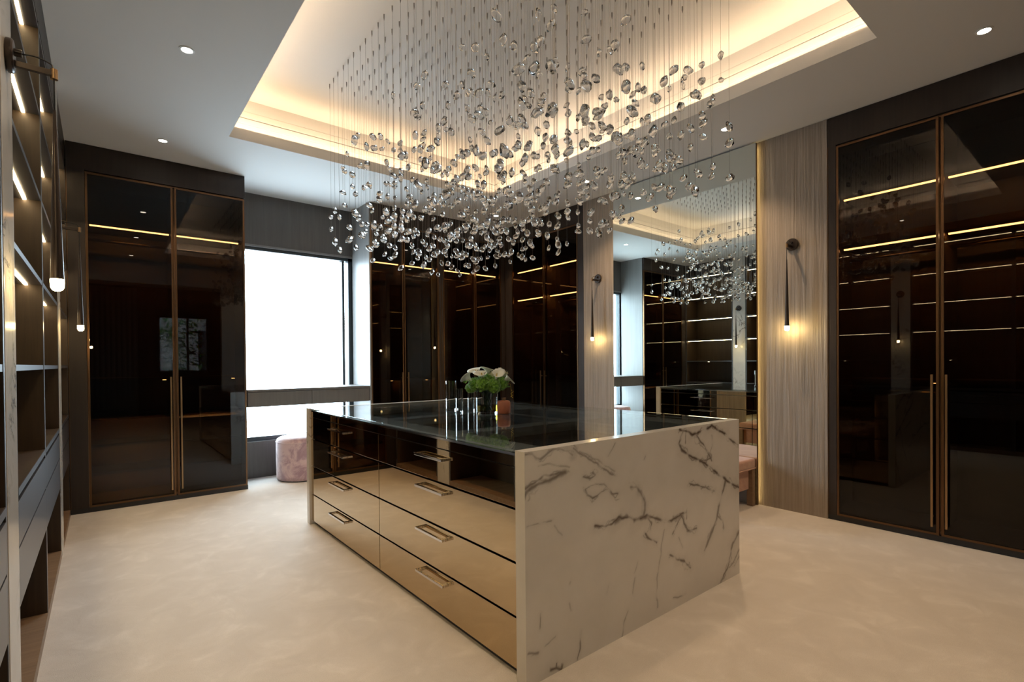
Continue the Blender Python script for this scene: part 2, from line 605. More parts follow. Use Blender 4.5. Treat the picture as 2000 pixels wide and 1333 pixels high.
# ------------------------------------------------------------------ wardrobes
def wardrobe(name, loc, rz, width, doors, label, posts=(), upper=(2.40, 2.03), rods=(1.965, 0.965), low=1.04,
             lows=(), drawer_bay=None, handles=True, depth=0.46, ztop=2.785, led_list=None, handle_pairs=None):
    """local x along the front, local y into the wall, z up"""
    e = empty(name, loc, rz)
    tag(e, label, 'wardrobe', 'dark glass-fronted wardrobes')
    d0 = 0.03
    mb = MB()
    mb.box(0, 0.02, d0, depth, 0.0, ZC - 0.003).box(width - 0.02, width, d0, depth, 0.0, ZC - 0.003)
    mb.box(0.02, width - 0.02, depth - 0.012, depth, 0.0, ZC - 0.003)
    mb.box(0.02, width - 0.02, d0, depth - 0.012, 0.045, 0.065)
    mb.box(0.02, width - 0.02, d0, depth - 0.012, ztop, ztop + 0.02)
    mb.build('body', M['inner'], e)
    box('plinth', 0, width, 0.012, 0.03, 0.0, 0.04, M['toe'], e)
    box('fascia', 0, width, 0.0, 0.022, ztop + 0.012, ZC - 0.002, M['walnut'], e)
    for (p0, p1) in posts:
        box('post', p0, p1, 0.0, 0.03, 0.04, ztop + 0.012, M['walnut'], e)
        box('post_edge', p0 - 0.004 if p0 > 0.01 else p0, p0 + 0.004, -0.003, 0.0, 0.04, ztop + 0.01, M['bronze'], e)
    # inner partition lines between doors
    bays = []
    for (a, b) in doors:
        bays.append((max(a, 0.02), min(b, width - 0.02)))
    for i, (a, b) in enumerate(bays):
        if i < len(bays) - 1:
            mid = (bays[i][1] + bays[i + 1][0]) / 2
            box('partition', mid - 0.011, mid + 0.011, d0 + 0.02, depth - 0.013, 0.066, ztop - 0.001, M['inner'], e)
        x0, x1 = a + 0.014, b - 0.014
        for z in upper:
            box('shelf', x0, x1, d0 + 0.05, depth - 0.013, z, z + 0.022, M['inner'], e)
            box('led_strip', x0 + 0.012, x1 - 0.012, d0 + 0.052, d0 + 0.064, z - 0.011, z - 0.001, M['led'], e)
        for z in rods:
            MB().tube([(x0, 0.25, z), (x1, 0.25, z)], 0.0125, 12).build('hanging_rod', M['brass'], e, smooth=True)
        if low:
            box('shelf', x0, x1, d0 + 0.05, depth - 0.013, low, low + 0.022, M['inner'], e)
            MB().lathe([(0, low - 0.006), (0.014, low - 0.006), (0.014, low - 0.001), (0, low - 0.001)], x1 - 0.05, 0.2, 12).build('shelf_spot', M['led'], e)
        for z in (lows[i] if lows else ()):
            box('shelf', x0, x1, d0 + 0.04, depth - 0.013, z, z + 0.022, M['shelfwood'], e)
            box('led_strip', x0 + 0.012, x1 - 0.012, d0 + 0.24, d0 + 0.25, z - 0.003, z - 0.0005, M['led'], e)
        if drawer_bay == i:
            for k in range(3):
                z0 = 0.09 + k * 0.215
                box('inner_drawer', x0 + 0.004, x1 - 0.004, d0 + 0.06, depth - 0.02, z0, z0 + 0.20, M['inner'], e)
    for i, (a, b) in enumerate(doors):
        g = 0.003
        fw, ft = 0.014, 0.022
        z0, z1 = 0.042, ztop
        mb = MB()
        mb.box(a + g, a + g + fw, 0, ft, z0, z1).box(b - g - fw, b - g, 0, ft, z0, z1)
        mb.box(a + g + fw, b - g - fw, 0, ft, z0, z0 + fw).box(a + g + fw, b - g - fw, 0, ft, z1 - fw, z1)
        dr = mb.build('door', M['bronze'], e)
        box('glass_pane', a + g + fw, b - g - fw, 0.006, 0.012, z0 + fw, z1 - fw, M['doorglass'], dr)
        if handles:
            hx = (b - 0.034) if (handle_pairs is None and i % 2 == 0) or (handle_pairs and handle_pairs[i] == 'r') else (a + 0.034)
            mb = MB()
            mb.box(hx - 0.006, hx + 0.006, -0.034, -0.022, 0.10, 1.10)
            mb.box(hx - 0.004, hx + 0.004, -0.022, 0.0, 0.16, 0.172).box(hx - 0.004, hx + 0.004, -0.022, 0.0, 1.03, 1.042)
            mb.build('handle', M['brass'], dr)
    return e


wardrobe('glass_wardrobe', (-0.205, YB, 0), 0, 1.292, [(0.115, 0.715), (0.722, 1.290)],
         'two-door bronze glass wardrobe left of the window, next to the open shelves', posts=[(0.0, 0.115)],
         upper=(2.38,), rods=(2.285,), low=1.075, lows=[(0.76, 0.52, 0.285), (0.76,)], drawer_bay=1)
wardrobe('glass_wardrobe', (2.345, YB, 0), 0, 0.91, [(0.0, 0.405), (0.411, 0.875)],
         'two-door bronze glass wardrobe beside the window reveal, behind the hanging pebbles', posts=[(0.875, 0.91)],
         upper=(2.37,), rods=(2.285,), low=1.0, lows=())
wardrobe('glass_wardrobe', (3.257, YB, 0), 0, 1.53, [(0.030, 0.507), (0.513, 0.93)],
         'two-door bronze glass wardrobe behind the white flowers, in the back corner', posts=[(0.0, 0.03), (0.93, 1.09)],
         upper=(2.37,), rods=(2.285,), low=1.0, lows=())
wardrobe('glass_wardrobe', (XR, 5.37, 0), -PI / 2, 1.425, [(0.14, 0.758), (0.764, 1.335)],
         'two-door bronze glass wardrobe on the mirror wall between back corner and textured panel', posts=[(0.0, 0.14), (1.335, 1.425)],
         low=1.04, rods=(1.965, 0.965))
wardrobe('glass_wardrobe', (XR, 1.462, 0), -PI / 2, 1.40, [(0.055, 0.652), (0.658, 1.245)],
         'large two-door bronze glass wardrobe at the far right edge of the view', posts=[(0.0, 0.055), (1.245, 1.40)],
         low=1.04, rods=(1.965, 0.965))
# wardrobe on the front wall, behind the viewer
wardrobe('glass_wardrobe', (4.25, 0.045, 0), PI, 1.40, [(0.1, 0.73), (0.736, 1.36)],
         'bronze glass wardrobe on the entrance wall, behind the viewer', posts=[(0.0, 0.10), (1.36, 1.40)], handles=True)

# ------------------------------------------------------------------ textured panels, mirror
p1 = tag(box('textured_wood_panel', XR, XR + 0.05, 1.466, 2.06, 0.0, ZC - 0.002, M['sawn']), 'tall rough-sawn oak wall panel between the mirror and the right-hand wardrobe', 'wall panel', 'rough-sawn wall panels')
p2 = tag(box('textured_wood_panel', XR, XR + 0.05, 3.38, 3.942, 0.0, ZC - 0.002, M['sawn']), 'tall rough-sawn oak wall panel beyond the mirror, next to the back corner wardrobe', 'wall panel', 'rough-sawn wall panels')
struct(tag(box('trim_3', XR + 0.05, XR + 0.07, 1.90, 3.55, 0, ZC - 0.002, M['walnut']), 'backing board behind the mirror'))
mir = empty('wall_mirror', (XR, 2.72, 0))
tag(mir, 'floor-to-ceiling wall mirror with gold lit edges reflecting the whole room', 'mirror')
box('mirror_glass', -0.042, -0.038, -0.742, 0.757, 0.004, ZC - 0.012, M['mirror'], mir)
box('mirror_frame', -0.038, -0.022, -0.745, 0.760, 0.002, ZC - 0.012, M['bronze'], mir)
box('led_strip', -0.021, -0.015, -0.732, -0.722, 0.02, ZC - 0.03, M['edge_led'], mir)
box('led_strip', -0.021, -0.015, 0.737, 0.747, 0.02, ZC - 0.03, M['edge_led'], mir)
MB().box(-0.021, 0.0, -0.68, -0.64, 0.01, ZC - 0.02).box(-0.021, 0.0, 0.66, 0.70, 0.01, ZC - 0.02).build('mounting_rail', M['black'], mir)

# ------------------------------------------------------------------ left open shelving
SH = (1.187, 1.578, 1.968, 2.365, 2.765)


def shelf_unit(y0, y1, label):
    w = y1 - y0
    e = empty('open_shelf_unit', (XL, y0, 0), PI / 2)
    tag(e, label, 'shelving', 'dark open shelf units with lit shelves')
    D = 0.38
    for a in (0.0, w - 0.018):
        sp = box('side_panel', a, a + 0.018, 0.0, D, 0.05, ZC - 0.21, M['shelfwood'], e)
        box('edge_strip', a, a + 0.018, -0.002, 0.0, 0.05, ZC - 0.21, M['lacquer'], sp)
    box('back_panel', 0.018, w - 0.018, D - 0.012, D, 0.05, ZC - 0.21, M['shelfwood'], e)
    box('fascia', 0, w, 0.0, D, ZC - 0.21, ZC - 0.002, M['walnut'], e)
    box('plinth', 0, w, -0.004, D, 0.0, 0.05, M['plinthwood'], e)
    for i, z in enumerate(SH):
        s = box('shelf', 0.018, w - 0.018, 0.0, D - 0.012, z, z + 0.020, M['lacquer'], e)
        if i > 0:
            box('led_strip', 0.020, w - 0.020, 0.048, 0.060, z - 0.004, z - 0.0005, M['led'], s)
        else:
            MB().lathe([(0, z - 0.004), (0.013, z - 0.004), (0.013, z - 0.0005), (0, z - 0.0005)], w * 0.62, 0.2, 12).build('shelf_spot', M['led'], s)
    box('worktop', 0.018, w - 0.018, 0.0, D - 0.012, 0.792, 0.815, M['shelfwood'], e)
    box('worktop_edge', 0.018, w - 0.018, -0.003, 0.0, 0.792, 0.816, M['lacquer'], e)
    for z0, z1 in ((0.632, 0.774), (0.440, 0.624)):
        d = box('drawer', 0.019, w - 0.019, -0.002, 0.020, z0, z1, M['lacquer'], e)
        box('drawer_box', 0.03, w - 0.03, 0.0205, D - 0.02, z0 + 0.004, z1 - 0.012, M['black'], d)
    return e


shelf_unit(4.47, 5.385, 'open dark shelf unit in the corner beside the two-door wardrobe, beyond the far pillar')
shelf_unit(3.22, 4.24, 'open dark shelf unit directly before the far marble pillar')
shelf_unit(2.20, 3.22, 'open dark shelf unit directly beyond the near marble pillar, with bluish drawer fronts')
shelf_unit(0.95, 1.97, 'open dark shelf unit at the left picture edge, this side of the near pillar')
shelf_unit(-0.08, 0.95, 'open dark shelf unit beside the entrance, seen only in reflection')
for y0, t in ((4.245, 'narrow veined marble pillar far along the open shelves, carrying a sconce'),
              (1.975, 'narrow veined marble pillar at the left picture edge, carrying the large sconce')):
    o = box('marble_pillar', XL - 0.38, XL + 0.004, y0, y0 + 0.22, 0.0, ZC - 0.002, M['marble'], None, bevel=0.002)
    tag(o, t, 'pillar', 'marble pillars between the shelves')


# ------------------------------------------------------------------ sconces
def sconce(loc, rz, label):
    """local -y points out of the wall; z is world height"""
    e = empty('wall_sconce', loc, rz)
    tag(e, label, 'wall lamp', 'slender bronze wall sconces')
    o = MB().lathe([(0, 0), (0.046, 0), (0.048, 0.003), (0.048, 0.013), (0.044, 0.017), (0, 0.017)], seg=36).build('backplate', M['darkbronze'], e)
    o.rotation_euler = (PI / 2, 0, 0)
    o.location = (0, -0.0005, 2.115)
    smooth_by_angle(o)
    mb = MB().tube([(0, -0.015, 2.128), (0, -0.034, 2.128)], 0.011, 16)
    smooth_by_angle(mb.build('cord_socket', M['darkbronze'], e))
    mb = MB().box(-0.007, 0.007, -0.104, -0.015, 2.086, 2.103)
    mb.build('arm', M['darkbronze'], e, bevel=0.001)
    mb = MB().tube([(0, -0.104, 2.078), (0, -0.104, 2.108)], 0.0095, 14)
    smooth_by_angle(mb.build('collar', M['brass'], e))
    pts = []
    for k in range(10):
        t = k / 9
        pts.append((0, -0.034 - 0.066 * t, 2.128 + 0.010 * math.sin(t * PI * 0.6) - 0.018 * t * t))
    pts += [(0, -0.104, 2.10), (0, -0.104, 2.05), (0, -0.104, 1.975)]
    MB().tube(pts, 0.0022, 6).build('cord', M['black'], e, smooth=True)
    mb = MB().lathe([(0, 1.985), (0.0035, 1.985), (0.0165, 1.475), (0.0175, 1.468), (0.0, 1.468)][::-1], 0, -0.104, 24)
    smooth_by_angle(mb.build('shade', M['darkbronze'], e))
    mb = MB().lathe([(0, 1.431), (0.007, 1.432), (0.012, 1.435), (0.0155, 1.441), (0.0168, 1.449), (0.0168, 1.467), (0, 1.467)], 0, -0.104, 20)
    mb.build('bulb', M['bulb'], e, smooth=True)
    return e


sconce((XL + 0.004, 2.085, 0), PI / 2, 'large bronze sconce hanging at the left picture edge, on the near pillar')
sconce((XL + 0.004, 4.355, 0), PI / 2, 'small distant bronze sconce on the far pillar of the open shelves')
sconce((XR, 1.712, 0), -PI / 2, 'bronze sconce on the rough-sawn panel between the mirror and the right wardrobe')
sconce((XR, 3.722, 0), -PI / 2, 'bronze sconce on the rough-sawn panel beyond the mirror')

# ------------------------------------------------------------------ window desk
dk = empty('window_desk', (1.71, 5.64, 0))
tag(dk, 'floating taupe wood desk with two drawers across the window', 'desk')
dx = 0.617
box('desktop', -dx, dx, -0.24, 0.225, 0.935, 0.957, M['deskwood'], dk)
box('carcass', -dx + 0.002, dx - 0.002, -0.218, 0.225, 0.786, 0.934, M['deskwood'], dk)
for a, b in ((-dx + 0.002, -0.012), (-0.009, dx - 0.002)):
    box('drawer', a, b, -0.238, -0.219, 0.788, 0.931, M['deskwood'], dk)

# ------------------------------------------------------------------ pouf
pf = empty('round_pouf', (1.64, 5.57, 0))
tag(pf, 'round pink velvet pouf standing under the window desk', 'pouf')
prof = [(0, 0.012), (0.235, 0.012), (0.244, 0.02), (0.248, 0.06), (0.250, 0.20), (0.250, 0.36), (0.248, 0.405), (0.240, 0.428), (0.215, 0.443), (0.12, 0.455), (0, 0.458)]
smooth_by_angle(MB().lathe(prof, seg=64).build('cushion_body', M['pink'], pf), 60)
MB().tube([(0.2495 * math.cos(t * PI / 32), 0.2495 * math.sin(t * PI / 32), 0.40) for t in range(65)], 0.004, 8, cap=False).build('piping', M['pink'], pf, smooth=True)
MB().lathe([(0, 0), (0.22, 0), (0.22, 0.012), (0, 0.012)], seg=48).build('base', M['black'], pf)

# ------------------------------------------------------------------ bench by the mirror
bn = empty('upholstered_bench', (3.90, 2.63, 0))
tag(bn, 'dusty rose velvet bench with wooden legs before the mirror', 'bench')
bx0, bx1, by0, by1 = -0.305, 0.300, -0.645, 0.645
smooth_by_angle(MB().box(bx0, bx1, by0, by1, 0.312, 0.392).build('seat_cushion', M['rose'], bn, bevel=0.022, seg=4), 50)
MB().box(bx0 + 0.002, bx1 - 0.002, by0 - 0.004, by1 + 0.004, 0.306, 0.316).build('piping', M['rose'], bn, bevel=0.004)
MB().box(bx0 + 0.03, bx1 - 0.03, by0 + 0.035, by1 - 0.03, 0.135, 0.306).build('apron', M['rose'], bn, bevel=0.008)
for lx in (bx0 + 0.002, bx1 - 0.052):
    for ly in (by0 + 0.002, by1 - 0.05):
        MB().box(lx, lx + 0.05, ly, ly + 0.048, 0.0, 0.306).build('leg', M['plinthwood'], bn, bevel=0.002)

# ------------------------------------------------------------------ island
IX0, IX1, IY0, IY1, IZ = 1.199, 2.786, 1.41, 3.955, 0.871
isl = empty('dressing_island', ((IX0 + IX1) / 2, (IY0 + IY1) / 2, 0))
tag(isl, 'large dressing island with veined marble ends, bronze mirror drawers and smoked glass top', 'island')
cx, cy = isl.location.x, isl.location.y


def ibox(name, x0, x1, y0, y1, z0, z1, m, parent=isl, bevel=0.0):
    return box(name, x0 - cx, x1 - cx, y0 - cy, y1 - cy, z0, z1, m, parent, bevel)


# veins of the near slab as polylines on its face: (width mm, strength, [(mm from the left edge, mm above the floor)])
VEINS = [
    (9, 1, [(1002,864),(1056,854),(1111,828),(1158,834),(1227,849),(1297,864)]), (8, 1, [(1297,864),(1349,838),(1412,816),(1456,795)]), (5, 0.9, [(1455,789),(1511,756),(1579,720)]),
    (8, 0.95, [(1029,856),(1002,824),(993,794),(1028,755),(1091,722),(1157,698),(1225,668),(1305,620),(1388,580),(1475,534),(1577,491)]),
    (4, 0.9, [(1139,831),(1187,784),(1245,735),(1285,704),(1295,675)]), (4, 0.8, [(1285,698),(1225,684),(1157,698)]), (3, 0.4, [(1296,805),(1306,750),(1275,710)]),
    (4, 0.7, [(1265,717),(1235,670)]), (3, 0.8, [(1056,849),(1048,794)]), (10, 0.8, [(1442,550),(1409,494),(1366,424),(1344,362),(1302,306),(1251,252),(1220,216)]),
    (4, 0.8, [(1344,373),(1408,333),(1418,292)]), (5, 0.9, [(1081,585),(1165,564),(1243,543),(1314,510)]),
    (7, 0.95, [(379,517),(437,505),(490,511),(531,525),(586,516),(644,498),(688,489),(727,495),(781,475),(845,454),(920,432),(963,439),(1007,450),(1052,446)]),
    (13, 0.8, [(510,513),(544,522)]), (14, 0.85, [(644,497),(704,490),(757,485)]), (12, 0.7, [(963,439),(1025,446)]),
    (9, 0.7, [(616,649),(653,638),(690,605),(720,562),(719,525),(704,500)]), (26, 0.28, [(660,633),(720,562),(711,508)]), (5, 0.8, [(726,490),(765,450),(749,425)]),
    (5, 0.9, [(718,413),(764,379),(804,355)]), (5, 0.9, [(1007,445),(1033,394),(1069,356),(1144,347)]), (4, 0.8, [(1016,438),(963,399),(936,364)]), (3, 0.8, [(1056,461),(1052,411)]),
    (3, 0.5, [(869,399),(844,336),(827,263),(810,181),(801,87)]), (5, 0.9, [(910,270),(961,241),(1032,211),(1086,168)]), (3, 0.5, [(988,338),(1014,276)]),
    (9, 0.85, [(1575,235),(1517,191),(1483,119),(1449,60),(1383,11)]), (4, 0.7, [(1586,129),(1516,82),(1471,66)]), (4, 0.6, [(1585,94),(1527,57)]),
    (11, 0.8, [(2,698),(17,726),(48,740),(89,753),(142,760),(203,767)]), (6, 0.8, [(7,735),(48,755),(100,778),(164,773),(203,766)]), (20, 0.4, [(12,727),(89,757),(164,767)]),
    (5, 0.7, [(7,863),(39,863),(59,838),(79,831),(106,847),(143,863)]), (5, 0.6, [(122,857),(176,867),(233,852),(255,833)]), (4, 0.7, [(256,862),(303,832),(376,785),(439,751),(512,710)]),
    (24, 0.3, [(221,862),(267,848),(255,825)]), (3, 0.5, [(69,810),(132,809),(232,783)]), (3, 0.5, [(291,845),(401,790),(505,733)]), (4, 0.8, [(314,735),(350,725),(381,733),(363,744)]),
    (4, 0.8, [(325,683),(337,656),(368,638),(412,652),(465,660),(491,634),(532,631)]), (2.5, 0.6, [(325,687),(375,692),(439,690),(465,660)]), (3, 0.6, [(11,593),(56,597),(130,599)]),
    (2.5, 0.4, [(146,574),(184,522)]), (2.5, 0.6, [(466,799),(507,847)]), (3, 0.5, [(714,755),(722,768)]), (3, 0.8, [(273,4),(283,62),(289,118)]), (2.5, 0.6, [(546,3),(568,59),(589,97)]),
    (7, 0.9, [(124,21),(151,18),(178,3),(184,21)]), (3, 0.9, [(151,22),(151,38)]), (4, 0.7, [(11,123),(61,107)]), (3, 0.5, [(93,122),(147,143)]), (3, 0.6, [(68,197),(73,250)]),
    (3, 0.6, [(942,55),(1048,48)]), (2.5, 0.5, [(642,255),(657,297)]), (3, 0.4, [(454,223),(467,250)]), (3, 0.4, [(626,168),(649,235)]), (3, 0.5, [(808,47),(801,116)]),
    (3, 0.5, [(233,328),(229,321)]), (3, 0.4, [(237,213),(226,249)])]


def slab_front():
    nx, nz = 400, 220
    xs = np.linspace(IX0, IX1, nx)
    zs = np.linspace(0.0, IZ, nz)
    X, Z = np.meshgrid(xs, zs)
    # wobble so the traced lines get a natural ragged edge
    rng = np.random.default_rng(3)

    def fbm(f0, oc):
        out = np.zeros_like(X)
        for o in range(oc):
            f = f0 * 2 ** o
            for _ in range(5):
                th = rng.uniform(0, 2 * np.pi)
                ph = rng.uniform(0, 6.28)
                out += np.sin((X * np.cos(th) + Z * np.sin(th)) * f + ph) / 2 ** o / 3.0
        return out
    Xw = X + 0.0045 * fbm(45, 3)
    Zw = Z + 0.0045 * fbm(45, 3)
    Xv = X + 0.010 * fbm(55, 3)
    Zv = Z + 0.010 * fbm(55, 3)
    Xu = X + 0.016 * fbm(40, 4)
    Zu = Z + 0.016 * fbm(40, 4)
    br = 0.62 + 0.45 * fbm(60, 3)
    V = np.zeros_like(X)
    for w, s, pts in VEINS:
        P = [(IX0 + a * 0.001, b * 0.001) for a, b in pts]
        for (Xq, Zq, kw, ks) in ((Xw, Zw, 1.0, 1.0), (Xv, Zv, 0.5, 0.75), (Xu, Zu, 0.35, 0.55)):
            if kw < 1 and w < 4:
                continue
            dmin = np.full_like(X, 9.0)
            for (ax, az), (bx, bz) in zip(P, P[1:]):
                vx, vz = bx - ax, bz - az
                l2 = vx * vx + vz * vz + 1e-9
                t = np.clip(((Xq - ax) * vx + (Zq - az) * vz) / l2, 0, 1)
                dmin = np.minimum(dmin, np.hypot(Xq - ax - t * vx, Zq - az - t * vz))
            wd = kw * w * 0.00072 * (0.55 + 0.9 * np.clip(br, 0, 1.2)) + 0.0009
            V = np.maximum(V, ks * s * np.exp(-(dmin / wd) ** 2) * np.clip(br + 0.35, 0.2, 1.0))
            V = np.maximum(V, 0.15 * ks * s * np.exp(-(dmin / (wd * 4)) ** 2))
    V = np.clip(V, 0, 1)
    verts = [(x - cx, IY0 - cy, z) for x, z in zip(X.ravel(), Z.ravel())]
    ii = (np.arange(nz - 1)[:, None] * nx + np.arange(nx - 1)[None, :]).ravel()
    faces = [(int(i), int(i + 1), int(i + nx + 1), int(i + nx)) for i in ii]
    n = len(verts)
    y0, y1 = IY0 - cy, IY0 + 0.055 - cy
    x0, x1 = IX0 - cx, IX1 - cx
    verts += [(x0, y0, 0), (x1, y0, 0), (x1, y1, 0), (x0, y1, 0), (x0, y0, IZ), (x1, y0, IZ), (x1, y1, IZ), (x0, y1, IZ)]
    faces += [tuple(n + i for i in q) for q in ((0, 3, 2, 1), (4, 5, 6, 7), (1, 2, 6, 5), (2, 3, 7, 6), (3, 0, 4, 7))]
    me = bpy.data.meshes.new('marble_end_panel')
    me.from_pydata(verts, [], faces)
    at = me.attributes.new('vein', 'FLOAT', 'POINT')
    at.data.foreach_set('value', np.concatenate([V.ravel(), np.zeros(8)]).astype(np.float32))
    me.update()
    return link('marble_end_panel', me, M['marblef'], isl)


tag(slab_front(), 'white marble slab with brown veins')
ibox('marble_end_panel', IX0, IX1, IY1 - 0.055, IY1, 0, IZ, M['marble'])
DY0, DY1 = IY0 + 0.055, IY1 - 0.055
ibox('carcass', IX0 + 0.045, IX1 - 0.045, DY0, DY1, 0.03, 0.795, M['velvetblack'])
ibox('toe_kick', IX0 + 0.04, IX1 - 0.04, DY0, DY1, 0.0, 0.03, M['toe'])
ibox('glass_top', IX0 + 0.012, IX1 - 0.012, DY0, DY1, 0.858, 0.870, M['topglass'], bevel=0.001)
ibox('top_edge_trim', IX0 + 0.010, IX0 + 0.030, DY0, DY1, 0.848, 0.8575, M['chrome'])
ibox('top_edge_trim', IX1 - 0.030, IX1 - 0.010, DY0, DY1, 0.848, 0.8575, M['chrome'])
# tray frame below the glass
mb = MB()
tx0, tx1 = IX0 + 0.045 - cx, IX1 - 0.045 - cx
ty0, ty1 = DY0 - cy, DY1 - cy
mb.box(tx0, tx0 + 0.19, ty0, ty1, 0.796, 0.845)
mb.box(tx1 - 0.19, tx1, ty0, ty1, 0.796, 0.845)
for ya, yb in ((DY0, DY0 + 0.10), (2.12, 2.24), (2.93, 3.06), (DY1 - 0.10, DY1)):
    mb.box(tx0 + 0.19, tx1 - 0.19, ya - cy, yb - cy, 0.796, 0.845)
for ya, yb in ((DY0 + 0.10, 2.12), (2.24, 2.93), (3.06, DY1 - 0.10)):
    mb.box(2.20 - cx, 2.27 - cx, ya - cy, yb - cy, 0.796, 0.842)
mb.build('tray_frame', M['tray'], isl)
for side, xf in ((-1, IX0 + 0.016), (1, IX1 - 0.016)):
    sx = side
    # rail under the glass
    xa, xb = sorted((xf, xf - sx * 0.018))
    ibox('top_rail', xa, xb, DY0 + 0.002, DY1 - 0.002, 0.806, 0.846, M['bronzemirror'])
    for (ya, yb, hy) in ((DY0 + 0.003, 2.702, 2.10), (2.708, DY1 - 0.003, 3.31)):
        for (z0, z1, hz) in ((0.032, 0.226, 0.187), (0.234, 0.434, 0.395), (0.442, 0.640, 0.605), (0.648, 0.801, 0.760)):
            d = ibox('drawer', xa, xb, ya, yb, z0, z1, M['bronzemirror'], bevel=0.0012)
            h0 = 0.127 if hy < 2.5 else 0.140
            mb = MB()
            # flat bar handle on two angled feet
            xo = xf + sx * 0.032
            A = sorted((xo, xo - sx * 0.012))
            mb.box(A[0] - cx, A[1] - cx, hy - h0 - cy, hy + h0 - cy, hz - 0.006, hz + 0.006)
            for s2 in (-1, 1):
                ye = hy + s2 * (h0 - 0.010)
                Bx = sorted((xf + sx * 0.0002, xo - sx * 0.012))
                mb.box(Bx[0] - cx, Bx[1] - cx, ye - 0.010 - cy, ye + 0.010 - cy, hz - 0.006, hz + 0.006)
            mb.build('handle', M['chrome'], d, bevel=0.0015)


# ------------------------------------------------------------------ things on the island
ZT = 0.8702


def cyl_vase(x, y, r, h, label, name='glass_cylinder'):
    t = 0.004
    mb = MB().lathe([(0, 0.0), (r, 0.0), (r, h), (r - t, h), (r - t, 0.012), (0, 0.012)], seg=40)
    o = smooth_by_angle(mb.build(name, M['vglass']), 30)
    o.location = (x, y, ZT)
    tag(o, label, 'vase', 'clear glass vases on the island')
    return o


cyl_vase(1.915, 3.045, 0.038, 0.205, 'tallest empty glass cylinder left of the flowers on the island')
cyl_vase(1.858, 2.852, 0.024, 0.160, 'short slim empty glass cylinder between the tall one and the flowers')
cyl_vase(1.985, 2.90, 0.024, 0.130, 'small slim empty glass cylinder half behind the flower vase')
VX, VY = 1.975, 2.70
cyl_vase(VX, VY, 0.073, 0.165, 'wide round glass vase holding the flowers', 'flower_vase')
w = smooth_by_angle(MB().lathe([(0, 0.0125), (0.0685, 0.0125), (0.0685, 0.052), (0, 0.052)], seg=40).build('vase_water', M['water']), 30)
w.location = (VX, VY, ZT)
tag(w, 'amber tinted water at the bottom of the flower vase', 'water')

# bouquet
bq = empty('flower_bouquet', (VX, VY, ZT))
tag(bq, 'bouquet of white callas, cream roses and green hydrangeas in the wide vase', 'flowers')
rnd = random.Random(11)
VR = Vector((0.7766, -0.6299, 0))      # picture-right direction on the table
VB = Vector((0.6299, 0.7767, 0))       # away from the viewer


def P3(r, b, z):
    p = VR * r + VB * b
    return Vector((p.x, p.y, z))


def hydrangea(c, rad, seed):
    rr = random.Random(seed)
    vs, fs = [], []
    for k in range(150):
        t = math.acos(1 - 2 * (k + 0.5) / 150)
        ph = k * 2.39996
        n = Vector((math.sin(t) * math.cos(ph), math.sin(t) * math.sin(ph), math.cos(t)))
        p = c + n * rad * rr.uniform(0.85, 1.05)
        u = n.orthogonal().normalized()
        v = n.cross(u)
        a0 = rr.uniform(0, 1.57)
        for q in range(4):
            a = a0 + q * PI / 2
            d = u * math.cos(a) + v * math.sin(a)
            e2 = u * math.cos(a + 0.7) + v * math.sin(a + 0.7)
            e3 = u * math.cos(a - 0.7) + v * math.sin(a - 0.7)
            s = rad * 0.24
            i = len(vs)
            vs += [tuple(p), tuple(p + e3 * s * 0.7 + n * s * 0.2), tuple(p + d * s + n * s * 0.1), tuple(p + e2 * s * 0.7 + n * s * 0.2)]
            fs.append((i, i + 1, i + 2, i + 3))
    # solid core so no light shines through
    core = MB().lathe([(0, -rad * 0.86), (rad * 0.5, -rad * 0.7), (rad * 0.86, 0), (rad * 0.5, rad * 0.7), (0, rad * 0.86)], seg=12)
    i = len(vs)
    vs += [(v[0] + c.x, v[1] + c.y, v[2] + c.z) for v in core.v]
    fs += [tuple(i + q for q in f) for f in core.f]
    me = bpy.data.meshes.new('hydrangea_bloom')
    me.from_pydata(vs, [], fs)
    return link('hydrangea_bloom', me, M['green'], bq)


for k, (r, b, z, rad) in enumerate([(-0.075, -0.02, 0.19, 0.045), (-0.02, -0.06, 0.195, 0.048), (0.045, -0.05, 0.180, 0.048), (0.095, 0.0, 0.195, 0.045),
                                    (0.0, 0.05, 0.20, 0.05), (-0.11, 0.02, 0.165, 0.034), (0.02, 0.0, 0.225, 0.042), (0.075, 0.06, 0.2, 0.045)]):
    hydrangea(P3(r, b, z), rad, k)


